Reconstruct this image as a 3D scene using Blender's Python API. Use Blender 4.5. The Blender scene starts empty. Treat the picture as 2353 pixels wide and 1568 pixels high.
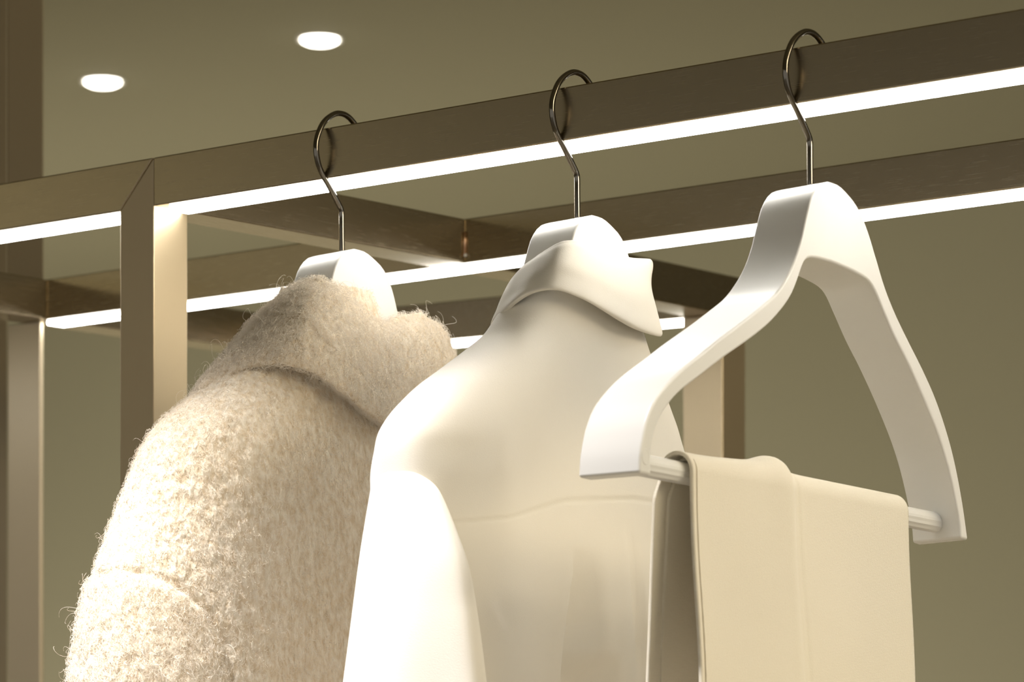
import bpy, bmesh, math, random
import numpy as np
from mathutils import Vector, Matrix, noise

S = bpy.context.scene
C = S.collection
random.seed(7)
RNG = np.random.default_rng(7)

# ------------------------------------------------------------------ camera
F, YH, TH, D0 = 8583.276, 1958.64, 0.867990572, 3.09206313      # focal length in px, horizon row, yaw, distance
s_, c_ = math.sin(TH), math.cos(TH)
H = 2.0                                                          # top of the rack
r0 = (352.5 - 1176.5) / F * D0
CAM = np.array([-(r0 * s_ - D0 * c_), -(r0 * c_ + D0 * s_), H - (YH - 362) / F * D0])
RT, FW, UP = np.array([s_, c_, 0]), np.array([-c_, s_, 0]), np.array([0, 0, 1.0])
cd = bpy.data.cameras.new('camera')
cam = bpy.data.objects.new('camera', cd)
C.objects.link(cam)
cam.location = CAM
cam.rotation_euler = (math.pi / 2, 0, math.pi / 2 - TH)
cd.sensor_width = 36
cd.lens = F / 2353 * 36
cd.shift_y = (YH - 784) / 2353
cd.clip_start, cd.clip_end = 0.05, 100
cd.dof.use_dof = True
cd.dof.focus_distance = 2.82
cd.dof.aperture_fstop = 11.0
S.camera = cam

# ------------------------------------------------------------------ world, exposure, lights
S.view_settings.view_transform = 'Standard'
S.view_settings.look = 'None'
S.view_settings.gamma = 1
S.view_settings.exposure = 0.0
w = bpy.data.worlds.new('world')
S.world = w
w.use_nodes = True
bg = w.node_tree.nodes['Background']
bg.inputs[0].default_value = (1.0, 0.97, 0.91, 1)
bg.inputs[1].default_value = 0.52


def aim(o, to):
    o.rotation_euler = (Vector(to) - Vector(o.location)).to_track_quat('-Z', 'Y').to_euler()


def area(name, loc, to, sx, sy, power, col, spread=180):
    l = bpy.data.lights.new(name, 'AREA')
    l.shape = 'RECTANGLE'
    l.size, l.size_y, l.energy, l.color = sx, sy, power, col
    l.spread = math.radians(spread)
    o = bpy.data.objects.new(name, l)
    C.objects.link(o)
    o.location = loc
    aim(o, to)
    return o


def spot(name, loc, to, power, col, deg, blend, rad):
    l = bpy.data.lights.new(name, 'SPOT')
    l.energy, l.color = power, col
    l.spot_size, l.spot_blend, l.shadow_soft_size = math.radians(deg), blend, rad
    o = bpy.data.objects.new(name, l)
    C.objects.link(o)
    o.location = loc
    aim(o, to)
    return o


# recessed spots over the front edge of the display
for i, x in enumerate((-0.38, -0.08, 0.20)):
    spot('display_spot', (x, -0.95, 3.15), (x + 0.34, -0.47, 1.35), 182, (1.0, 0.955, 0.93), 36, 0.55, 0.03)
# unseen fill light, added to brighten garment and post faces turned right
area('fill_right', (3.2, 0.5, 2.9), (0.3, 0.05, 1.6), 2.2, 1.2, 72, (1.0, 0.86, 0.61))
area('wall_fill', (-5.6, 3.6, 0.35), (-5.0, 7.0, 0.9), 5.0, 0.6, 80, (1.0, 0.93, 0.80))  # added fill near the floor, out of view, to lift the back wall


area('ceiling_fill', (-5.2, 3.4, 0.5), (-4.9, 3.9, 3.2), 1.5, 1.5, 8, (1.0, 0.95, 0.80), 150)  # invented low fill, hidden below the view, to lighten the ceiling at left
area('ceiling_fill', (-5.8, -4.6, 1.0), (-5.8, -4.6, 3.2), 1.0, 1.0, 62, (1.0, 0.94, 0.82), 90)  # invented unseen fill: brightens the ceiling mirrored in the left rail


# ------------------------------------------------------------------ helpers
def on(px, py, axis, val):
    """Point where the view through a pixel meets the plane axis = val."""
    v = FW + RT * (px - 1176.5) / F + UP * (YH - py) / F
    t = (val - CAM[axis]) / v[axis]
    return CAM + v * t


def mat(name, col, rough=0.5, metal=0.0, **k):
    m = bpy.data.materials.new(name)
    m.use_nodes = True
    b = m.node_tree.nodes['Principled BSDF']
    b.inputs['Base Color'].default_value = (*col, 1)
    b.inputs['Roughness'].default_value = rough
    b.inputs['Metallic'].default_value = metal
    for kk, vv in k.items():
        b.inputs[kk.replace('_', ' ')].default_value = vv
    return m


def bump(m, scale, strength, dist=0.001, kind='noise', stretch=(1, 1, 1), detail=4.0):
    nt = m.node_tree
    b = nt.nodes['Principled BSDF']
    tc = nt.nodes.new('ShaderNodeTexCoord')
    mp = nt.nodes.new('ShaderNodeMapping')
    mp.inputs['Scale'].default_value = stretch
    nt.links.new(tc.outputs['Object'], mp.inputs[0])
    if kind == 'noise':
        t = nt.nodes.new('ShaderNodeTexNoise')
        t.inputs['Scale'].default_value = scale
        t.inputs['Detail'].default_value = detail
        out = t.outputs['Fac']
    else:
        t = nt.nodes.new('ShaderNodeTexVoronoi')
        t.inputs['Scale'].default_value = scale
        out = t.outputs['Distance']
    nt.links.new(mp.outputs[0], t.inputs['Vector'])
    bp = nt.nodes.new('ShaderNodeBump')
    bp.inputs['Strength'].default_value = strength
    bp.inputs['Distance'].default_value = dist
    nt.links.new(out, bp.inputs['Height'])
    old = b.inputs['Normal'].links
    if old:
        nt.links.new(old[0].from_socket, bp.inputs['Normal'])
    nt.links.new(bp.outputs[0], b.inputs['Normal'])
    return out


def mottled(m, out, c0, c1, lo=0.35, hi=0.65):
    nt = m.node_tree
    r = nt.nodes.new('ShaderNodeValToRGB')
    r.color_ramp.elements[0].position, r.color_ramp.elements[1].position = lo, hi
    r.color_ramp.elements[0].color, r.color_ramp.elements[1].color = (*c0, 1), (*c1, 1)
    nt.links.new(out, r.inputs[0])
    nt.links.new(r.outputs[0], nt.nodes['Principled BSDF'].inputs['Base Color'])


def emit(name, col, strength):
    m = bpy.data.materials.new(name)
    m.use_nodes = True
    b = m.node_tree.nodes['Principled BSDF']
    b.inputs['Base Color'].default_value = (0.9, 0.9, 0.88, 1)
    b.inputs['Emission Color'].default_value = (*col, 1)
    b.inputs['Emission Strength'].default_value = strength
    return m


def link(name, me, m, parent=None, smooth=False):
    o = bpy.data.objects.new(name, me)
    C.objects.link(o)
    if m is not None:
        me.materials.append(m)
    if smooth and hasattr(me, 'polygons'):
        me.polygons.foreach_set('use_smooth', [True] * len(me.polygons))
    if parent is not None:
        o.parent = parent
        o.matrix_parent_inverse = Matrix.Translation(-world_loc(parent))
    return o


def world_loc(o):
    v = Vector((0, 0, 0))
    while o is not None:
        v += Vector(o.location)
        if o.parent is not None:
            v += o.matrix_parent_inverse.to_translation()
        o = o.parent
    return v


def mesh(name, verts, faces, m, parent=None, smooth=False):
    me = bpy.data.meshes.new(name)
    me.from_pydata([tuple(map(float, v)) for v in verts], [], [tuple(map(int, f)) for f in faces])
    me.validate()
    me.update()
    return link(name, me, m, parent, smooth)


def thing(name, label, cat, loc, group=None):
    o = bpy.data.objects.new(name, None)
    C.objects.link(o)
    o.location = loc
    o.empty_display_size = 0.05
    tag(o, label, cat, group)
    return o


def tag(o, label, cat, group=None):
    o['label'], o['category'] = label, cat
    if group:
        o['group'] = group


def bevel(o, width, seg=2, angle=35):
    b = o.modifiers.new('bevel', 'BEVEL')
    b.width, b.segments, b.limit_method, b.angle_limit = width, seg, 'ANGLE', math.radians(angle)
    b.harden_normals = True
    o.data.polygons.foreach_set('use_smooth', [True] * len(o.data.polygons))


def prism(name, quad, z0, z1, m, parent=None, bev=0.0012):
    """Upright prism over a plan polygon (counter-clockwise)."""
    n = len(quad)
    v = [(x, y, z0) for x, y in quad] + [(x, y, z1) for x, y in quad]
    f = [tuple(range(n))[::-1], tuple(range(n, 2 * n))] + [(i, (i + 1) % n, n + (i + 1) % n, n + i) for i in range(n)]
    o = mesh(name, v, f, m, parent)
    if bev:
        bevel(o, bev)
    return o


def box(name, lo, hi, m, parent=None, bev=0.0012):
    return prism(name, [(lo[0], lo[1]), (hi[0], lo[1]), (hi[0], hi[1]), (lo[0], hi[1])], lo[2], hi[2], m, parent, bev)


def cr(pts, n, closed=False):
    """Catmull-Rom curve through pts, n points evenly spread along it."""
    P = np.array(pts, float)
    k = len(P)
    if closed:
        Q = np.vstack([P[-1], P, P[0], P[1]])
        segs = k
    else:
        Q = np.vstack([2 * P[0] - P[1], P, 2 * P[-1] - P[-2]])
        segs = k - 1
    out = []
    m = 16
    for i in range(segs):
        a, b, c, d = Q[i], Q[i + 1], Q[i + 2], Q[i + 3]
        for t in np.arange(m) / m:
            out.append(0.5 * (2 * b + (c - a) * t + (2 * a - 5 * b + 4 * c - d) * t * t + (3 * b - a - 3 * c + d) * t ** 3))
    out.append(P[0] if closed else P[-1])
    out = np.array(out)
    L = np.r_[0, np.cumsum(np.linalg.norm(np.diff(out, axis=0), axis=1))]
    t = np.linspace(0, L[-1], n + (1 if closed else 0))
    res = np.stack([np.interp(t, L, out[:, j]) for j in range(P.shape[1])], 1)
    return res[:-1] if closed else res


def grid_faces(nr, ncol, wrap=False):
    i = np.arange(nr - 1)[:, None] * ncol
    j = np.arange(ncol if wrap else ncol - 1)[None, :]
    j2 = (j + 1) % ncol
    return np.stack([i + j, i + j2, i + ncol + j2, i + ncol + j], -1).reshape(-1, 4)


def net(ctrl, nu, nv):
    """Smooth dense grid through a control net [rows][cols][3]: nu rows x nv columns."""
    a = np.array([cr(row, nv) for row in ctrl])
    return np.stack([cr(a[:, j], nu) for j in range(nv)], 1)


def smoothstep(a, b, x):
    t = np.clip((x - a) / (b - a), 0, 1)
    return t * t * (3 - 2 * t)


def tube(name, pts, rad, m, parent=None, n=10, taper_tip=False):
    P = np.array(pts, float)
    T = np.gradient(P, axis=0)
    T /= np.linalg.norm(T, axis=1)[:, None]
    ref = np.array([1.0, 0, 0])
    v = []
    rs = np.full(len(P), rad)
    if taper_tip:
        rs[-3:] *= [0.95, 0.8, 0.45]
    for p, t, r in zip(P, T, rs):
        a = ref - t * (ref @ t)
        a /= np.linalg.norm(a)
        b = np.cross(t, a)
        for k in range(n):
            th = 2 * math.pi * k / n
            v.append(p + r * (math.cos(th) * a + math.sin(th) * b))
    f = [tuple(q) for q in grid_faces(len(P), n, True)]
    f += [tuple(range(n))[::-1], tuple(range(len(v) - n, len(v)))]
    return mesh(name, v, f, m, parent, True)


# ------------------------------------------------------------------ materials
M = {}
M['wall'] = mat('olive_paint', (0.335, 0.315, 0.215), 0.85)
bump(M['wall'], 60, 0.15, 0.001)
M['ceil'] = mat('olive_ceiling_paint', (0.285, 0.268, 0.18), 0.9)
M['floor'] = mat('stone_floor', (0.42, 0.36, 0.27), 0.45)
o_ = bump(M['floor'], 5, 0.1, 0.001)
mottled(M['floor'], o_, (0.60, 0.54, 0.45), (0.72, 0.66, 0.56))


def steel(name, stretch, col=(0.42, 0.35, 0.24), ra=0.22, rb=0.30):
    m = mat(name, col, 0.30, 1.0)
    out = bump(m, 2200, 0.02, 0.0002, stretch=stretch, detail=2)
    nt = m.node_tree
    r = nt.nodes.new('ShaderNodeMapRange')
    r.inputs['To Min'].default_value, r.inputs['To Max'].default_value = ra, rb
    nt.links.new(out, r.inputs['Value'])
    nt.links.new(r.outputs[0], nt.nodes['Principled BSDF'].inputs['Roughness'])
    return m


M['steel_x'] = steel('brushed_steel_along_rail', (0.012, 1, 1))
M['steel_y'] = steel('brushed_steel_along_beam', (1, 0.012, 1))
M['steel_z'] = steel('brushed_steel_upright', (1, 1, 0.012), (0.56, 0.46, 0.31), 0.40, 0.50)
M['dark_post'] = mat('bronzed_steel', (0.20, 0.16, 0.095), 0.5, 0.2)
M['bronze'] = mat('pale_bronze_steel', (0.50, 0.42, 0.29), 0.35, 0.35)
M['led'] = emit('led_diffuser', (1.0, 0.98, 0.935), 17.5)
M['lamp'] = emit('downlight_glow', (1.0, 0.95, 0.85), 12.0)
M['trim'] = mat('white_lamp_trim', (0.8, 0.78, 0.72), 0.5)
M['lacquer'] = mat('white_lacquer', (0.84, 0.83, 0.795), 0.32)
bump(M['lacquer'], 90, 0.03, 0.001)
M['hook'] = mat('black_nickel', (0.20, 0.18, 0.15), 0.10, 1.0)
M['pin'] = mat('copper_pin', (0.75, 0.5, 0.33), 0.3, 1.0)
M['shirt'] = mat('ivory_twill', (0.86, 0.82, 0.735), 0.8, Sheen_Weight=0.2, Sheen_Roughness=0.5)
bump(M['shirt'], 900, 0.25, 0.0004, stretch=(1, 1, 2), detail=2)
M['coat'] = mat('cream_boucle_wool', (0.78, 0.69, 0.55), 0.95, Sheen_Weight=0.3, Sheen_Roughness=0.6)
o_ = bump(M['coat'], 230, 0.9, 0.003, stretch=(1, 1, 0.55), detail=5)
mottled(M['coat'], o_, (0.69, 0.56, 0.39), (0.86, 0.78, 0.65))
M['fur'] = mat('cream_wool_fibre', (0.85, 0.785, 0.69), 0.9)
M['trousers'] = mat('beige_hopsack', (0.80, 0.70, 0.515), 0.85, Sheen_Weight=0.2)


def weave(m, scale, strength):
    nt = m.node_tree
    b = nt.nodes['Principled BSDF']
    tc = nt.nodes.new('ShaderNodeTexCoord')
    acc = None
    for d in ('Y', 'Z'):
        wv = nt.nodes.new('ShaderNodeTexWave')
        wv.bands_direction = d
        wv.inputs['Scale'].default_value = scale
        wv.inputs['Distortion'].default_value = 1.4
        wv.inputs['Detail'].default_value = 2
        wv.inputs['Detail Scale'].default_value = 3
        nt.links.new(tc.outputs['Object'], wv.inputs['Vector'])
        if acc is None:
            acc = wv.outputs['Fac']
        else:
            mx = nt.nodes.new('ShaderNodeMath')
            mx.operation = 'MULTIPLY'
            nt.links.new(acc, mx.inputs[0])
            nt.links.new(wv.outputs['Fac'], mx.inputs[1])
            acc = mx.outputs[0]
    bp = nt.nodes.new('ShaderNodeBump')
    bp.inputs['Strength'].default_value = strength
    bp.inputs['Distance'].default_value = 0.0005
    nt.links.new(acc, bp.inputs['Height'])
    nt.links.new(bp.outputs[0], b.inputs['Normal'])
    mottled(m, acc, (0.86, 0.79, 0.64), (0.93, 0.875, 0.745), 0.0, 0.7)


weave(M['trousers'], 290, 0.35)
bump(M['trousers'], 1100, 0.35, 0.0005, detail=2)

# ------------------------------------------------------------------ the setting
CEIL = 3.2
YW = float(on(1070, 556, 2, CEIL)[1])          # back wall


def structure(o):
    o['kind'] = 'structure'
    return o


structure(box('floor', (-12, -9, -0.1), (8, YW + 0.2, 0.0), M['floor'], bev=0))
structure(box('ceiling', (-12, -9, CEIL), (8, YW + 0.2, CEIL + 0.1), M['ceil'], bev=0))
structure(box('wall_back', (-12, YW, 0.0), (8, YW + 0.2, CEIL), M['wall'], bev=0))
structure(box('wall_left', (-12.2, -9, 0.0), (-12, YW + 0.2, CEIL), M['wall'], bev=0))

# two recessed downlights in the ceiling
for (px, py, lab) in ((236, 185, 'round recessed ceiling downlight, lower of the two, above the left end of the rack'),
                      (735, 88, 'round recessed ceiling downlight, upper of the two, above the fluffy coat')):
    p = on(px, py, 2, CEIL)
    t = thing('ceiling_downlight', lab, 'ceiling light', (p[0], p[1], CEIL), 'ceiling downlights')
    n = 40
    ring, disc = [], []
    for k in range(n):
        a = 2 * math.pi * k / n
        ca, sa = math.cos(a), math.sin(a)
        for r, z in ((0.050, 0.0), (0.050, -0.004), (0.041, -0.004), (0.041, 0.0)):
            ring.append((p[0] + r * ca, p[1] + r * sa, CEIL + z))
    rf = []
    for k in range(n):
        k2 = (k + 1) % n
        for q in range(3):
            rf.append((k * 4 + q, k2 * 4 + q, k2 * 4 + q + 1, k * 4 + q + 1))
    mesh('trim_ring', ring, rf, M['trim'], t, True)
    for r, z in ((0.041, 0.002), (0.037, 0.007), (0.029, 0.011), (0.017, 0.0135), (0.001, 0.0145)):
        disc += [(p[0] + r * math.cos(2 * math.pi * k / n), p[1] + r * math.sin(2 * math.pi * k / n), CEIL - z) for k in range(n)]
    mesh('diffuser', disc, grid_faces(5, n, True), M['lamp'], t, True)
    spot('downlight_beam', (p[0], p[1], CEIL - 0.02), (p[0], p[1], 0), 60, (1, 0.92, 0.78), 120, 0.6, 0.04)

# ------------------------------------------------------------------ racks
T = 0.04
DB = 0.3928                                     # row pitch
XR = 1.25                                       # right end of the long bay, past the frame
XL = -0.5558                                    # right face of the left cross beam
XLL = -1.25


def led(rail, x0, x1, y0, zb=H - T):
    return box('light_strip', (x0, y0 + 0.013, zb - 0.003), (x1, y0 + 0.036, zb + 0.002), M['led'], rail, 0.001)


rk = thing('clothing_rack', 'brushed steel clothes rack with white light strips under its rails', 'clothes rack', (0.3, 0.2, 0))
lk = bk = rk
r1 = box('rail', (0, 0, H - T), (XR, T, H), M['steel_x'], rk)
led(r1, 0.005, XR - 0.01, 0)
r2 = box('rail', (XL - T, DB, H - T), (XR, DB + T, H), M['steel_x'], rk)
xs = float(on(120, 742, 2, H - T)[0])
led(r2, xs, XR - 0.01, DB)
# upright at the seam, its head mitred against the rail that runs off to the left
v = [(-T, 0, 0), (0, 0, 0), (0, T, 0), (-T, T, 0), (-T, 0, H - T), (0, 0, H), (0, T, H), (-T, T, H - T)]
fc = [(3, 2, 1, 0), (4, 5, 6, 7), (0, 1, 5, 4), (1, 2, 6, 5), (2, 3, 7, 6), (3, 0, 4, 7)]
bevel(mesh('post', v, fc, M['steel_z'], rk), 0.0012)
box('cross_beam', (-T, T, H - T), (0, DB, H), M['steel_y'], rk)
box('cross_beam', (XR, T, H - T), (XR + T, DB, H), M['steel_y'], rk)
box('post', (XR, 0, 0), (XR + T, T, H), M['steel_z'], rk)
box('post', (XR, DB, 0), (XR + T, DB + T, H), M['steel_z'], rk)
pj = (0.0012, DB - 0.0012)
tube('connector_pin', [(pj[0], pj[1], H - 0.034), (pj[0], pj[1], H - 0.02), (pj[0], pj[1], H - 0.012)], 0.0010, M['pin'], rk)
sv = []
for dz, r in ((0, 0.0001), (0.0003, 0.0016), (0.0014, 0.0016), (0.0016, 0.0006)):       # round screw head facing out of the corner
    q = np.array([s_ * 0.4 + c_ * 0.2 + 0.6, -0.8]) / np.linalg.norm([s_ * 0.4 + c_ * 0.2 + 0.6, -0.8])
    t2 = np.array([-q[1], q[0]])
    for k in range(14):
        a_ = 2 * math.pi * k / 14
        p2 = np.array(pj) + q * (0.001 + dz) + t2 * r * math.cos(a_)
        sv.append((p2[0], p2[1], H - 0.0335 + r * math.sin(a_)))
mesh('screw', sv, grid_faces(4, 14, True), M['trim'], rk, True)

v = [(XLL, 0, H - T), (-T, 0, H - T), (-T, T, H - T), (XLL, T, H - T), (XLL, 0, H), (-0.0006, 0, H), (-0.0006, T, H), (XLL, T, H)]
l1 = mesh('rail', v, fc, M['steel_x'], lk)
bevel(l1, 0.0012)
led(l1, XLL + 0.01, -T - 0.001, 0)
box('cross_beam', (XL - T, T, H - T), (XL, DB, H), M['steel_y'], lk)
box('post', (XLL - T, 0, 0), (XLL, T, H), M['steel_z'], lk)

FR, BR = on(1660, 630, 2, H)[:2], on(1713, 641, 2, H)[:2]
L3 = on(616, 734, 2, H)[:2]
d3 = (FR - L3) / np.linalg.norm(FR - L3)
n3 = np.array([-d3[1], d3[0]])
FL = FR - d3 * 0.046
BL = BR - d3 * 0.046
prism('post', [FL, FR, BR, BL], 0, H - T, M['steel_z'], bk)
FE = FR - d3 * 0.003
r3 = prism('rail', [L3, FE, FE + n3 * (T - 0.002), L3 + n3 * (T - 0.002)], H - T, H, M['steel_x'], bk)
a0, a1 = L3 + d3 * 0.01 + n3 * 0.012, FL + n3 * 0.012
prism('light_strip', [a0, a1, a1 + n3 * 0.023, a0 + n3 * 0.023], H - T - 0.003, H - T + 0.002, M['led'], r3, 0.001)
prism('cross_beam', [(-T, DB + T), (0, DB + T), BR, BR - d3 * T], H - T, H, M['steel_y'], bk)
prism('cross_beam', [(XL - T, DB + T), (XL, DB + T), (XL, L3[1] - 0.002), (XL - T, L3[1] - 0.006)], H - T, H, M['steel_y'], bk)

# flat upright under the left corner, and a dark column that runs on to the ceiling above it
A, B = on(18, 900, 1, DB + 0.004), on(91, 900, 1, DB + 0.004)
box('post', (A[0], DB + 0.004, 0), (B[0], DB + 0.010, H - T), M['bronze'], lk)
for (a, b, yy, z0, lab) in ((17, 91, DB + 0.012, H, 'dark bronzed steel column rising from the left rack corner to the ceiling'),
                            (-80, 6, 0.62, 0, 'dark bronzed column cut by the left edge of the frame')):
    A, B = on(a, 500, 1, yy)[:2], on(b, 500, 1, yy)[:2]
    away = FW[:2] * 0.012
    ax = RT[:2] * ((B - A) @ RT[:2])
    o = prism('support_column', [A, A + ax, A + ax + away - RT[:2] * 0.003, A + away], z0, CEIL, M['dark_post'])
    tag(o, lab, 'column', 'slender columns')

# ------------------------------------------------------------------ hangers
XC = float(on(1861, 420, 1, 0.02)[0])
XB = float(on(1326, 490, 1, 0.02)[0])
XA = float(on(785, 560, 1, 0.02)[0])
mm = lambda L: np.array(L, float) / 1000
OUTN = mm([(-211, 1678), (-210, 1691), (-207, 1703), (-203, 1714), (-195, 1727), (-181, 1740), (-164, 1752), (-144, 1763.5), (-121, 1777), (-92, 1793),
           (-73, 1804), (-54, 1816), (-41, 1829), (-31, 1843), (-24, 1857), (-20, 1868), (-16, 1879), (-11, 1890), (-2, 1899), (10, 1903)])
INN = mm([(-198, 1677), (-198, 1691), (-195.5, 1703), (-190, 1714), (-180, 1725.5), (-166, 1736.5), (-144, 1749), (-117, 1764), (-86, 1780),
          (-65, 1792), (-50, 1803), (-38, 1814), (-31, 1824), (-26, 1833), (-22, 1840), (-17, 1844.5), (-5, 1846), (12, 1845.5)])
OUTF = mm([(10, 1903), (22, 1902), (34, 1897), (45, 1890), (56, 1877), (67, 1858), (78, 1838), (91, 1820), (108, 1801), (126, 1782), (142, 1763),
           (155, 1743), (165, 1724), (173, 1704), (180, 1682), (186, 1658)])
INF = mm([(12, 1845.5), (22, 1844.5), (40, 1842), (57, 1838), (66, 1832), (75, 1821), (91, 1801), (107, 1784), (123, 1765), (137, 1747), (149, 1730), (159, 1712),
          (168, 1691), (174.5, 1671), (176, 1659)])


def make_hanger(name, label, X, bar, slim=False):
    t = thing(name, label, 'hanger', (X, 0.02, 1.9), 'white lacquered hangers on the rail')
    on_ = cr(OUTN, 60)
    in_ = cr(INN, 60)
    of_ = cr(OUTF, 60)[1:]
    if_ = cr(INF, 60)[1:]
    out, inn = np.vstack([on_, of_]), np.vstack([in_, if_])
    if slim:                                            # narrower arms, for garments
        for q in (out, inn):
            k = smoothstep(0.03, 0.10, np.abs(q[:, 0] - 0.01))
            q[:, 0] = 0.01 + (q[:, 0] - 0.01) * (1 - 0.16 * k)
            q[:, 1] -= 0.012 * k
    n = len(out)
    v = []
    for i in range(n):
        far = smoothstep(0.0, 0.19, out[i, 0])          # the far arm twists a little
        tw = 0.006 * smoothstep(-0.07, -0.01, out[i, 0]) + 0.007 * far
        hw = 0.0245 + 0.002 * smoothstep(0.03, 0.2, abs(out[i, 0] - 0.01))
        if slim:
            hw -= 0.008 * smoothstep(0.03, 0.10, abs(out[i, 0] - 0.01))
        for (x, p, sh) in ((hw, out[i], 0), (hw, inn[i], 0), (-hw, inn[i], tw), (-hw, out[i], tw)):
            v.append((X + x, p[0] + sh, p[1]))
    f = [tuple(q) for q in grid_faces(n, 4, True)] + [(0, 1, 2, 3)[::-1], (4 * n - 4, 4 * n - 3, 4 * n - 2, 4 * n - 1)]
    b = mesh('hanger_body', v, f, M['lacquer'], t)
    bm = bmesh.new()
    bm.from_mesh(b.data)
    bmesh.ops.recalc_face_normals(bm, faces=bm.faces)
    bm.to_mesh(b.data)
    bm.free()
    bevel(b, 0.0022, 3, 40)
    k = 1195 / 320
    hp = [(549, 1440), (548, 1395), (546, 1200), (545, 1085), (538, 1040), (515, 985), (440, 830), (365, 680), (338, 570), (330, 470), (345, 370), (385, 270), (440, 207), (505, 174), (562, 182), (607, 212), (648, 262)]
    P = [on(1180 + x / k, 120 + y / k, 0, XB) for x, y in hp]
    P += [np.array([XB, y, z]) for y, z in ((0.0405, 2.0035), (0.0442, 1.996), (0.0462, 1.987), (0.0462, 1.979))]
    P = np.array(P)
    P[:, 0] = X
    tube('hook', cr(P, 90), 0.00235, M['hook'], t, 12, True)
    if bar:
        y0, y1 = -0.199, 0.181
        z0, z1 = 1.6885, 1.6725
        n_, v = 24, []
        for yy, zz in ((y0, z0), (y1, z1)):
            for q in range(n_):
                a = 2 * math.pi * q / n_
                r = 0.0078 * (1 - (0.06 if (q % 2 and math.sin(a) < -0.1) else 0))      # fluted underside
                v.append((X + r * math.cos(a), yy, zz + r * math.sin(a)))
        mesh('trouser_bar', v, [tuple(q) for q in grid_faces(2, n_, True)] + [tuple(range(n_)), tuple(range(n_, 2 * n_))[::-1]], M['lacquer'], t, False)
        # plug pressed into the side of the arm
        v, n_ = [], 24
        for r, dx in ((0.0052, 0.0), (0.0052, 0.0004), (0.0046, 0.0005), (0.0043, 0.0001), (0.0001, 0.0001)):
            for q in range(n_):
                a = 2 * math.pi * q / n_
                v.append((X + 0.0263 + dx, -0.2045 + r * math.cos(a) * 0.75, 1.6892 + r * math.sin(a) * 1.05))
        mesh('plug', v, [tuple(q) for q in grid_faces(5, n_, True)], M['lacquer'], t, True)
    return t


make_hanger('clothes_hanger', 'white wide-shouldered hanger with black hook, bare arms, trousers folded over its bar', XC, True)


hb = make_hanger('clothes_hanger', 'white hanger with black hook, its head rising from the collar of the ivory shirt', XB, False, True)


def copy_tree(o, dx, label):
    c = o.copy()
    C.objects.link(c)
    c.location.x += dx
    c['label'] = label
    for ch in list(o.children):
        d = ch.copy()
        C.objects.link(d)
        d.parent = c
        d.matrix_parent_inverse = ch.matrix_parent_inverse.copy()
    return c


copy_tree(hb, XA - XB, 'white hanger with black hook, its head rising from the fluffy cream coat')


# ------------------------------------------------------------------ garments
def slices(levels, nz, nphi):
    """Horizontal slices: each level (z, yL, yR, b+, b-, p). Returns an nz x nphi x 3 array and the angle."""
    L = np.array(levels, float)
    o = np.argsort(-L[:, 0])
    L = L[o]
    D = cr(L, nz)
    ph = np.linspace(0, 2 * np.pi, nphi, endpoint=False)
    out = np.zeros((nz, nphi, 3))
    for i, (z, yl, yr, bp, bn, p) in enumerate(D):
        cs, sn = np.cos(ph), np.sin(ph)
        yc, a = (yl + yr) / 2, (yr - yl) / 2
        out[i, :, 1] = yc + a * np.sign(cs) * np.abs(cs) ** p
        out[i, :, 0] = np.where(sn > 0, bp, bn) * np.abs(sn) ** p * np.sign(sn)
        out[i, :, 2] = z
    return out


def grid_obj(name, G, m, parent, wrap=False, solid=0.0):
    nr, nc = G.shape[:2]
    o = mesh(name, G.reshape(-1, 3), grid_faces(nr, nc, wrap), m, parent, True)
    if solid:
        sm = o.modifiers.new('thickness', 'SOLIDIFY')
        sm.thickness, sm.offset = solid, -1
    return o


def normals(G, wrap=False):
    if wrap:
        du = np.roll(G, -1, 1) - np.roll(G, 1, 1)
    else:
        du = np.gradient(G, axis=1)
    dv = np.gradient(G, axis=0)
    n = np.cross(du, dv)
    return n / (np.linalg.norm(n, axis=2, keepdims=True) + 1e-12)


def near_extent(px, b, bp, bn, pw, X0):
    """Near (-Y) reach of a rounded slice whose outline passes the given image column."""
    ph = np.linspace(0, 2 * np.pi, 181)
    cs, sn = np.cos(ph), np.sin(ph)
    lo, hi = -0.32, 0.02
    for _ in range(40):
        a = (lo + hi) / 2
        Yv = (a + b) / 2 + (b - a) / 2 * np.sign(cs) * np.abs(cs) ** pw
        Xv = X0 + np.where(sn > 0, bp, bn) * np.sign(sn) * np.abs(sn) ** pw
        dv = np.stack([Xv - CAM[0], Yv - CAM[1]], 1)
        xx = (1176.5 + F * (dv @ RT[:2]) / (dv @ FW[:2])).min()
        lo, hi = (a, hi) if xx < px else (lo, a)
    return a


def sleeve_grid(path, xl, xr, th, n, nphi, p=0.75):
    """Tube whose outer line is path (y, z); xl, xr its width, th its half thickness. Returns grid and (angle, x offset)."""
    D = cr(np.column_stack([np.array(path), xl, xr, th]), n)
    T = np.gradient(D[:, :2], axis=0)
    T /= np.linalg.norm(T, axis=1)[:, None]
    Nn = np.column_stack([T[:, 1], -T[:, 0]])
    Nn[Nn[:, 0] > 0] *= 1
    if Nn[-1, 0] > 0:
        Nn = -Nn
    ph = np.linspace(0, 2 * np.pi, nphi, endpoint=False)
    cs, sn = np.cos(ph), np.sin(ph)
    cs_, sn_ = np.sign(cs) * np.abs(cs) ** p, np.sign(sn) * np.abs(sn) ** p
    G = np.zeros((n, nphi, 3))
    G[..., 0] = ((D[:, 2] + D[:, 3]) / 2)[:, None] + ((D[:, 3] - D[:, 2]) / 2)[:, None] * cs_[None]
    off = D[:, 4][:, None] * (sn_[None] - 1)
    G[..., 1] = D[:, 0][:, None] + Nn[:, 0][:, None] * off
    G[..., 2] = D[:, 1][:, None] + Nn[:, 1][:, None] * off
    return G, Nn, sn


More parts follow.
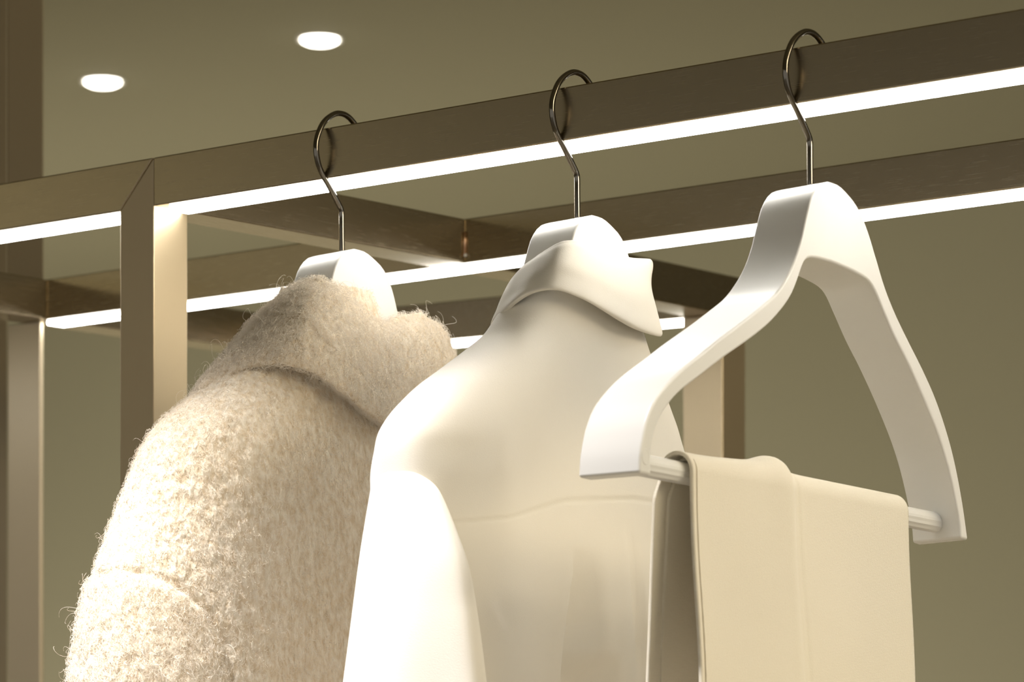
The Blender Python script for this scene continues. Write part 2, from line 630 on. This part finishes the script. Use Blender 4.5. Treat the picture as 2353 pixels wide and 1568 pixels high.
# ---- ivory shirt on the middle hanger
sh = thing('shirt', 'ivory long-sleeved shirt with folded collar and back pleat on the middle hanger', 'shirt', (XB, 0.0, 1.7))
Rs = [on(px, py, 0, XB + 0.03)[1:] for px, py in ((1480, 690), (1500, 740), (1520, 800), (1560, 900), (1590, 980), (1612, 1055), (1640, 1130))]
Rz = sorted([(p[1], p[0]) for p in Rs])
lev = [(1.862, -0.022, 0.055, 0.020, 0.020, 0.8)]
wid = lambda z: float(np.interp(z, [1.3, 1.45, 1.6, 1.7, 1.8, 1.87], [0.064, 0.056, 0.047, 0.041, 0.036, 0.033]))
for px, py in ((1172, 665), (1150, 710), (1128, 748), (1108, 775), (1075, 803), (1040, 830), (1000, 860), (960, 890), (928, 920), (900, 950), (880, 978), (867, 1004), (860, 1036)):
    z = float(on(px, py, 0, XB - 0.024)[2])
    b = float(np.interp(z, [q for q, _ in Rz], [q for _, q in Rz]))
    bb = wid(z)
    lev.append((z, near_extent(px, b, bb, bb * 0.9, 0.62, XB), b, bb, bb * 0.9, 0.62))
a_tip = lev[-1][1]
for z, a in ((1.697, a_tip), (1.68, a_tip + 0.001), (1.66, a_tip + 0.004), (1.635, -0.180), (1.60, -0.173), (1.52, -0.170), (1.45, -0.17), (1.38, -0.17), (1.3, -0.17)):
    bb = wid(z)
    lev.append((z, a, float(np.interp(z, [q for q, _ in Rz], [q for _, q in Rz])), bb, bb, 0.58))
G = slices(lev, 520, 340)
y, z = G[..., 1], G[..., 2]
back = smoothstep(0.012, 0.03, G[..., 0])
Yp = lambda px, py: on(px, py, 0, XB + 0.048)
disp = np.zeros_like(y)
# soft vertical drape below the yoke, waves deepen downwards
dn = smoothstep(1.70, 1.50, z)
yA = Yp(1160, 1350)[1]
disp += dn * (0.010 * np.exp(-((y - yA) / 0.028) ** 2) - 0.004 * np.exp(-((y - yA - 0.055) / 0.022) ** 2))
disp += 0.0035 * np.exp(-((y - Yp(1170, 1120)[1]) / 0.02) ** 2) * np.exp(-((z - 1.70) / 0.05) ** 2)
# box pleat: two wedges open below the yoke seam
for (p0, e0, e1, dep, hard) in (((1353, 1155), (1300, 1540), (1384, 1540), 0.030, 0.95), ((1456, 1150), (1446, 1540), (1500, 1540), 0.008, 0.6)):
    A, B0, B1 = Yp(*p0), Yp(*e0), Yp(*e1)
    t = np.clip((A[2] - z) / (A[2] - B0[2]), 0, 1.6)
    lo, hi = A[1] + (B0[1] - A[1]) * t, A[1] + (B1[1] - A[1]) * t
    wdt = np.maximum(hi - lo, 1e-4)
    q = (y - lo) / wdt
    disp -= dep * np.where(z < A[2], smoothstep(-0.25, 0.8, q) * smoothstep(1.03, hard, q), 0) * np.minimum(t * 1.4, 1)
# yoke seam
sy = [Yp(*p)[1] for p in ((1000, 1205), (1180, 1190), (1310, 1150), (1465, 1145), (1600, 1165))]
sz = [Yp(*p)[2] for p in ((1000, 1205), (1180, 1190), (1310, 1150), (1465, 1145), (1600, 1165))]
zs = np.interp(y, sy, sz)
disp += -0.0011 * np.exp(-((z - zs) / 0.0011) ** 2) + 0.0004 * smoothstep(zs - 0.001, zs + 0.001, z) * smoothstep(zs + 0.03, zs, z)
G[..., 0] += disp * back
nz_ = np.array([[noise.noise(Vector((yy * 9, zz * 5, 3.1))) for yy, zz in zip(r1_, r2_)] for r1_, r2_ in zip(y, z)])
G[..., 0] += 0.003 * nz_ * back
G[..., 0] += XB
body = grid_obj('body_panel', G, M['shirt'], sh, True)

# near sleeve: pressed flat tube that leaves the shoulder and falls
YS = -0.2165
rid = lambda px, py, d: on(px, py, 0, XB - 0.024)[1:] + np.array([0.6, -0.8]) * d
path = [rid(985, 872, 0.020), rid(930, 918, 0.016), rid(893, 956, 0.013), rid(868, 1000, 0.008)]
xl, xr = [XB - 0.014, XB - 0.016, XB - 0.019, XB - 0.023], [XB + 0.006, XB + 0.008, XB + 0.010, XB + 0.015]
th = [0.008, 0.009, 0.010, 0.0115]
lp = [(866, 1060), (855, 1112), (830, 1260), (810, 1410), (790, 1568), (765, 1760)]
rp = [(960, 1062), (1010, 1124), (1063, 1258), (1091, 1403), (1111, 1568), (1132, 1760)]
for i, (a, b) in enumerate(zip(lp, rp)):
    ym = [-0.176, -0.182, -0.189, -0.191, -0.192, -0.193][i]
    p, q = on(*a, 1, ym), on(*b, 1, ym)
    th.append([0.0125, 0.0145, 0.018, 0.020, 0.022, 0.024][i])
    path.append((ym - th[-1], (p[2] + q[2]) / 2))
    e_ = (q[0] - p[0]) / 2
    e_ -= math.sqrt(max(e_ ** 2 - (th[-1] * c_ / s_ * 1.0) ** 2, (0.5 * e_) ** 2))
    xl.append(p[0] + e_)
    xr.append(q[0] - e_)
G, Nn, sn = sleeve_grid(path, xl, xr, th, 220, 140, 0.8)
k = np.linspace(0, 1, 220)[:, None]
fold = (0.0045 * np.sin(G[..., 0] * 62 + 1.0) + 0.003 * np.sin(G[..., 0] * 31 + 2.5 * k)) * smoothstep(0.25, 0.8, k)
G[..., 1] += fold * np.abs(sn)[None]
# armhole seam
zs = 1.722
ds = G[..., 2] - (zs - 0.35 * (G[..., 0] - XB + 0.02) ** 1 * 0.35)
G[..., 1] += 0.0007 * np.exp(-(ds / 0.0016) ** 2) * (sn > 0)
grid_obj('sleeve', G, M['shirt'], sh, True)
# far sleeve
fp = [(0.095, 1.775), (0.118, 1.748), (0.135, 1.72), (0.146, 1.68), (0.154, 1.60), (0.160, 1.48), (0.163, 1.35)]
G, Nn, sn = sleeve_grid([(-a, b) for a, b in fp], [XB - 0.02, XB - 0.025, XB - 0.03, XB - 0.035, XB - 0.04, XB - 0.045, XB - 0.05],
                        [XB + 0.02, XB + 0.022, XB + 0.024, XB + 0.026, XB + 0.028, XB + 0.03, XB + 0.03], [0.008, 0.01, 0.012, 0.015, 0.018, 0.02, 0.022], 90, 60)
G[..., 1] *= -1
grid_obj('sleeve', G[:, ::-1], M['shirt'], sh, True)

# folded collar: columns run round the neck from the far front, across the back, to the near front
X0 = XB
top = [on(1478, 600, 0, X0 + 0.0), on(1497, 603, 0, X0 + 0.022), on(1500, 598, 0, X0 + 0.031), on(1470, 596, 0, X0 + 0.037), on(1440, 590, 0, X0 + 0.039), on(1385, 573, 0, X0 + 0.040), on(1332, 555, 0, X0 + 0.038),
       on(1290, 556, 0, X0 + 0.030), on(1252, 575, 0, X0 + 0.014), on(1222, 594, 0, X0 + 0.0), on(1190, 618, 0, X0 - 0.014), on(1170, 655, 0, X0 - 0.027), on(1182, 722, 0, X0 - 0.045)]
mid = [on(1476, 650, 0, X0 + 0.0), on(1490, 655, 0, X0 + 0.026), on(1497, 662, 0, X0 + 0.036), on(1478, 672, 0, X0 + 0.043), on(1438, 664, 0, X0 + 0.046), on(1388, 640, 0, X0 + 0.047), on(1332, 615, 0, X0 + 0.045),
       on(1282, 606, 0, X0 + 0.036), on(1234, 622, 0, X0 + 0.017), on(1196, 646, 0, X0 + 0.0), on(1164, 668, 0, X0 - 0.016), on(1148, 700, 0, X0 - 0.029), on(1164, 762, 0, X0 - 0.048)]
bot = [on(1490, 735, 0, X0 + 0.0), on(1508, 745, 0, X0 + 0.026), on(1521, 768, 0, X0 + 0.038), on(1472, 753, 0, X0 + 0.047), on(1436, 735, 0, X0 + 0.049), on(1392, 710, 0, X0 + 0.050), on(1338, 681, 0, X0 + 0.048),
       on(1276, 661, 0, X0 + 0.038), on(1222, 668, 0, X0 + 0.019), on(1178, 693, 0, X0 + 0.003), on(1150, 720, 0, X0 - 0.013), on(1127, 749, 0, X0 - 0.03), on(1150, 806, 0, X0 - 0.05)]
top, mid, bot = map(np.array, (top, mid, bot))
cen = np.array([X0 + 0.0, 0.018, 0])


def inward(P, d, dz):
    v = P - cen
    v[:, 2] = 0
    v /= np.linalg.norm(v, axis=1)[:, None]
    Q = P - v * d
    Q[:, 2] += dz
    return Q


rows = [inward(bot, 0.007, 0.001), inward(bot, 0.0035, -0.0015), bot, 0.5 * (bot + mid), mid, 0.3 * mid + 0.7 * top, inward(top, 0.0008, -0.001), inward(top, 0.003, 0.0008), inward(top, 0.0055, -0.002), inward(mid, 0.010, 0.0), inward(bot, 0.014, 0.01)]
grid_obj('collar', net(rows, 90, 220), M['shirt'], sh)

# ---- trousers over the bar of the right hanger
tr = thing('trousers', 'beige woven trousers folded over the bar of the right hanger', 'trousers', (XC, 0.0, 1.69))


def fold_cloth(name, yA_, yB_, drop_b, off, near_trim, seed, rb=0.0085, zlen=0.36, ridge=True, back_drop=None):
    nu, nvv = 130, 260
    u = np.linspace(0, 1, nu)
    s = np.linspace(-1, 1, nvv)
    G = np.zeros((nvv, nu, 3))
    U, Sg = np.meshgrid(u, s)
    R_ = rb + off
    arc = 0.10
    a = np.clip(Sg / arc, -1, 1)                     # -1..1 over the bar
    drop = np.clip((np.abs(Sg) - arc) / (1 - arc), 0, 1) ** 1.25 * zlen
    if back_drop is not None:
        drop = np.where(Sg < 0, drop * back_drop, drop)
    ang = a * math.pi / 2
    Y = yA_ + (yB_ - yA_) * U
    zc = 1.6885 + (Y + 0.199) / 0.38 * (-0.016)
    X = np.sin(ang) * R_
    Z = zc + np.cos(ang) * R_ - drop
    side = np.sign(Sg)
    flare = side * (0.012 * smoothstep(0, 0.16, drop) + 0.008 * smoothstep(0.1, 0.36, drop))
    X = X + flare
    ny = np.array([[noise.noise(Vector((yy * 12 + seed, dd * 5 + (3 if sv > 0 else 0), seed))) for yy, dd, sv in zip(r1_, r2_, r3_)] for r1_, r2_, r3_ in zip(Y, drop, Sg)])
    X = X + 0.0045 * ny * smoothstep(0.0, 0.12, drop) * side
    if ridge:
        # pressed layer edge: the cloth is lifted to the left of a line that falls from the bump on the bar
        yr0 = float(on(1806, 1085, 0, XC + 0.012)[1])
        yr1 = float(on(1866, 1568, 0, XC + 0.03)[1])
        d_ = np.clip(drop / 0.17, 0, 2)
        yl_ = np.where(Sg >= -arc, yr0 + (yr1 - yr0) * d_ ** 0.85, yr0)
        lift = smoothstep(yl_ + 0.006, yl_ - 0.006, Y) * smoothstep(yl_ - 0.10, yl_ - 0.004, Y) * 0.0042
        bumpy = np.exp(-((Y - (yl_ - 0.008)) / 0.016) ** 2) * 0.0028 * np.exp(-(drop / 0.05) ** 2)
        lift = lift + bumpy
        X += np.sin(ang) * lift
        Z += np.cos(ang) * (lift + bumpy * 0.8)
        crease = np.exp(-((Y - (yl_ + 0.010)) / 0.002) ** 2) * 0.0008
        X -= np.sin(ang) * crease
    # near edge leans with depth
    lean = near_trim * smoothstep(0, 0.3, drop) * np.where(Sg > 0, 1, 0) * (1 - U)
    Y = Y + lean - 0.017 * U * smoothstep(0, 0.3, drop) * (Sg > 0) - 0.007 * (1 - U) * smoothstep(0.0, 0.02, drop) * (Sg < 0) + 0.010 * (1 - U) * smoothstep(0.02, 0.3, drop) * (Sg < 0)
    G[..., 0], G[..., 1], G[..., 2] = XC + X, Y, Z
    o = grid_obj(name, G, M['trousers'], tr, False, 0.0026)
    return G, o


yn = float(on(1553, 1049, 0, XC + 0.0)[1])
yf = float(on(2076, 1170, 0, XC + 0.010)[1])
GT, outer = fold_cloth('outer_leg', yn, yf, 0, 0.0035, -0.017, 1.7)
GI, inner = fold_cloth('inner_leg', yn + 0.012, yf - 0.01, 0, 0.0010, -0.004, 5.2, ridge=False)
# stitched hem along the near edge of the front panel
e = GT[136:, 0]
e = e[::2] + np.array([0.0030, 0.0045, 0])
tube('hem_stitch', cr(e, 160), 0.0005, M['trousers'], tr, 6)

# ---- fluffy coat on the left hanger
ct = thing('coat', 'fluffy cream boucle wool coat with wide folded collar on the left hanger', 'coat', (XA, 0.0, 1.7))
LS = ((600, 745), (560, 785), (500, 848), (440, 905), (372, 962), (338, 1003), (312, 1048), (288, 1110), (252, 1205), (216, 1305), (190, 1405), (176, 1490), (166, 1568), (150, 1760), (140, 1950))
Rs = [on(px, py, 0, XA + 0.04)[1:] for px, py in ((930, 780), (960, 850), (1010, 950), (1050, 1040), (1085, 1130), (1110, 1220))]
Rz = sorted([(p[1], p[0]) for p in Rs])
lev = []
for px, py in LS:
    z = float(on(px, py, 0, XA - 0.02)[2])
    b = float(np.interp(z, [q for q, _ in Rz], [q for _, q in Rz]))
    bp = float(np.interp(z, [1.3, 1.5, 1.65, 1.75, 1.82, 1.85], [0.098, 0.084, 0.068, 0.056, 0.043, 0.034]))
    bn = bp * 1.0
    pw = 0.78
    a = near_extent(px, b, bp, bn, pw, XA)               # near side found from the coat's outline
    lev.append((z, a, b, bp, bn, pw))
lev.insert(0, (lev[0][0] + 0.03, lev[0][1] + 0.02, lev[0][2] - 0.01, 0.03, 0.03, pw))
G = slices(lev, 330, 520)
y, z = G[..., 1], G[..., 2]
back = smoothstep(0.02, 0.05, G[..., 0])


def fuzzlump(G, amp, sc=1.0):
    N = normals(G, True)
    f = np.array([[noise.fractal(Vector((p[0] * 120 * sc, p[1] * 120 * sc, p[2] * 75 * sc)), 0.8, 2.1, 3) for p in row] for row in G])
    return G + N * (f * amp)[..., None], N


G[..., 0] += 0.006 * back * np.sin(y * 26 + 0.6) * smoothstep(1.72, 1.5, z)
G[..., 0] += XA
# dropped armhole seam: round the sleeve head, then down the side of the back
dv = G - CAM
PX = 1176.5 + F * (dv @ RT) / (dv @ FW)
PYs = YH - F * dv[..., 2] / (dv @ FW)
seam = cr([(150, 1345), (215, 1322), (300, 1312), (370, 1328), (430, 1362), (478, 1410), (510, 1470), (528, 1540), (540, 1640), (552, 1760), (560, 1960)], 400)
flat = np.stack([PX, PYs], -1).reshape(-1, 2)
dist = np.full(len(flat), 1e9)
side = np.zeros(len(flat))
T_ = np.gradient(seam, axis=0)
for q, t_ in zip(seam[::2], T_[::2]):
    d = flat - q
    m_ = (d * d).sum(1)
    upd = m_ < dist
    dist = np.where(upd, m_, dist)
    side = np.where(upd, d[:, 0] * t_[1] - d[:, 1] * t_[0], side)
dist = np.sqrt(dist).reshape(PX.shape) / 2850
near = (y < np.array([l for l in np.interp(z.mean(1), [q[0] for q in lev[::-1]], [(q[1] + q[2]) / 2 for q in lev[::-1]])])[:, None])
insleeve = (side.reshape(PX.shape) < 0) & near & (PYs > 1300)
N = normals(G, True)
if ((G - G.mean(axis=1, keepdims=True)) * N).sum() < 0:
    N = -N
visible = ((CAM - G) * N).sum(-1) > -0.4
G = G + N * ((-0.0030 * np.exp(-(dist / 0.0028) ** 2) + np.where(insleeve, 0.0022 * smoothstep(0.0, 0.012, dist), 0)) * visible)[..., None]
G, _ = fuzzlump(G, 0.0014)
GB = G
nr, nc = G.shape[:2]
ff = grid_faces(nr, nc, True)
fin = insleeve.reshape(-1)[ff].mean(1) > 0.5


def submesh(name, keep):
    f = ff[keep]
    u, inv = np.unique(f, return_inverse=True)
    return mesh(name, G.reshape(-1, 3)[u], inv.reshape(-1, 4), M['coat'], ct, True)


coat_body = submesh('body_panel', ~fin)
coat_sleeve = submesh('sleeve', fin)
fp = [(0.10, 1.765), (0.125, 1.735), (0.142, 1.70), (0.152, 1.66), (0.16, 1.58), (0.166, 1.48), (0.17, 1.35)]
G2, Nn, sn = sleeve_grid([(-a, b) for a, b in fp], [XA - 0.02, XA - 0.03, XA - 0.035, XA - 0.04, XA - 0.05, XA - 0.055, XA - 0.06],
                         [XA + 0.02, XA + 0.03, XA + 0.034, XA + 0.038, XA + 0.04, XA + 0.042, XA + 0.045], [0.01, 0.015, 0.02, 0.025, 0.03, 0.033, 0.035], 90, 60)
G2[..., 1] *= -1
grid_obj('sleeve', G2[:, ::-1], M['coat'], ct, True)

# wide folded collar
X0 = XA
top = [on(1010, 780, 0, X0 + 0.015), on(1046, 800, 0, X0 + 0.042), on(1026, 752, 0, X0 + 0.046), on(990, 727, 0, X0 + 0.046), on(952, 726, 0, X0 + 0.044), on(915, 740, 0, X0 + 0.046), on(872, 735, 0, X0 + 0.047), on(830, 702, 0, X0 + 0.048),
       on(790, 662, 0, X0 + 0.046), on(752, 645, 0, X0 + 0.040), on(715, 641, 0, X0 + 0.028), on(675, 652, 0, X0 + 0.010), on(640, 672, 0, X0 - 0.008), on(600, 710, 0, X0 - 0.022), on(560, 770, 0, X0 - 0.04)]
mid = [on(1008, 850, 0, X0 + 0.02), on(1040, 850, 0, X0 + 0.048), on(1015, 830, 0, X0 + 0.055), on(980, 815, 0, X0 + 0.057), on(945, 806, 0, X0 + 0.057), on(905, 812, 0, X0 + 0.060), on(860, 810, 0, X0 + 0.062), on(812, 785, 0, X0 + 0.063),
       on(768, 758, 0, X0 + 0.060), on(722, 740, 0, X0 + 0.053), on(672, 738, 0, X0 + 0.038), on(622, 752, 0, X0 + 0.018), on(575, 772, 0, X0 - 0.002), on(530, 800, 0, X0 - 0.022), on(490, 860, 0, X0 - 0.046)]
bot = [on(990, 930, 0, X0 + 0.03), on(985, 965, 0, X0 + 0.055), on(960, 985, 0, X0 + 0.064), on(932, 980, 0, X0 + 0.068), on(905, 968, 0, X0 + 0.070), on(876, 952, 0, X0 + 0.071), on(842, 930, 0, X0 + 0.071), on(795, 895, 0, X0 + 0.070),
       on(745, 860, 0, X0 + 0.066), on(690, 835, 0, X0 + 0.058), on(630, 826, 0, X0 + 0.042), on(572, 836, 0, X0 + 0.022), on(505, 866, 0, X0 + 0.0), on(438, 904, 0, X0 - 0.02), on(430, 945, 0, X0 - 0.05)]
top, mid, bot = map(np.array, (top, mid, bot))
cen = np.array([X0 - 0.01, 0.018, 0])
rows = [inward(bot, 0.020, 0.004), inward(bot, 0.010, -0.003), inward(bot, 0.003, -0.001), 0.6 * bot + 0.4 * mid, mid, 0.35 * mid + 0.65 * top, inward(top, 0.002, -0.003), inward(top, 0.007, 0.001), inward(top, 0.013, -0.003), inward(mid, 0.022, 0.004), inward(bot, 0.034, 0.03)]
G = net(rows, 110, 230)
N = normals(G)
if (N[45, :, :2] * (G[45] - cen)[:, :2]).sum() < 0:
    N = -N
f = np.array([[noise.fractal(Vector((p[0] * 110, p[1] * 110, p[2] * 80)), 0.8, 2.1, 3) for p in row] for row in G])
G = G + N * (f * 0.0014)[..., None]
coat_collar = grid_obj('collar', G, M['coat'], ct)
GCo, NCo = G, N


def fur(parent, G, N, count, length, rad, fly=0.012, mask=None, wrap=True):
    """Curly wool fibres rooted on a surface grid, as hair curves."""
    nr, nc = G.shape[:2]
    i = RNG.integers(0, nr - 1, count * 12)
    j = RNG.integers(0, nc - 1, count * 12)
    P = G[i, j]
    Nn = N[i, j]
    view = CAM - P
    keep = (Nn * view).sum(1) > -0.9
    if mask is not None:
        keep &= mask(P, i, j)
    # spread evenly by area
    A = np.linalg.norm(np.cross(G[i, (j + 1) % nc] - P, G[(i + 1), j] - P), axis=1)
    keep &= RNG.random(len(P)) < A / np.percentile(A, 90)
    P, Nn = P[keep][:count], Nn[keep][:count]
    n = len(P)
    P = P + RNG.normal(0, 0.0006, P.shape)
    long_ = RNG.random(n) < fly
    L = length * (0.5 + RNG.random(n)) * np.where(long_, 2.2, 1)
    t1 = RNG.normal(size=(n, 3))
    t1 -= Nn * (t1 * Nn).sum(1)[:, None]
    t1 /= np.linalg.norm(t1, axis=1)[:, None]
    t2 = np.cross(Nn, t1)
    K = 8
    w_ = RNG.uniform(2.2, 5.5, n)
    lean = RNG.uniform(0.25, 1.0, n)
    p0 = RNG.uniform(0, 6.28, n)
    pts = np.zeros((n, K, 3))
    for k in range(K):
        u = k / (K - 1)
        rr = L * 0.30 * u
        hgt = L * np.where(long_, 0.75, 0.42) * math.sin(u * 1.9) * (1 - 0.25 * lean)
        pts[:, k] = (P + Nn * (hgt - 0.0006)[:, None] + t1 * (L * lean * 0.55 * u + rr * np.cos(p0 + w_ * u) - rr * np.cos(p0))[:, None]
                     + t2 * (rr * np.sin(p0 + w_ * u))[:, None])
    hc_ = bpy.data.hair_curves.new('wool_fur')
    hc_.add_curves([K] * n)
    hc_.points.foreach_set('position', pts.reshape(-1).astype(np.float32))
    rads = np.tile(np.linspace(1, 0.5, K), n) * rad
    hc_.points.foreach_set('radius', rads.astype(np.float32))
    o = link('wool_fur', hc_, M['fur'], parent)
    o['kind'] = 'stuff'
    return o


def outward(G, N, c):
    d = G - c
    d[..., 2] = 0
    return N if (d * N).sum() > 0 else -N


NB = normals(GB, True)
NB = NB if ((GB - GB.mean(axis=1, keepdims=True)) * NB).sum() > 0 else -NB
fur(coat_body, GB, NB, 34000, 0.0052, 0.00012, fly=0.008, mask=lambda P, i, j: (~insleeve[i, j]) & (P[:, 0] > XA - 0.09))
fur(coat_sleeve, GB, NB, 17000, 0.0075, 0.00013, fly=0.012, mask=lambda P, i, j: insleeve[i, j])
fur(coat_collar, GCo, NCo, 26000, 0.0062, 0.00012, fly=0.010, wrap=False)
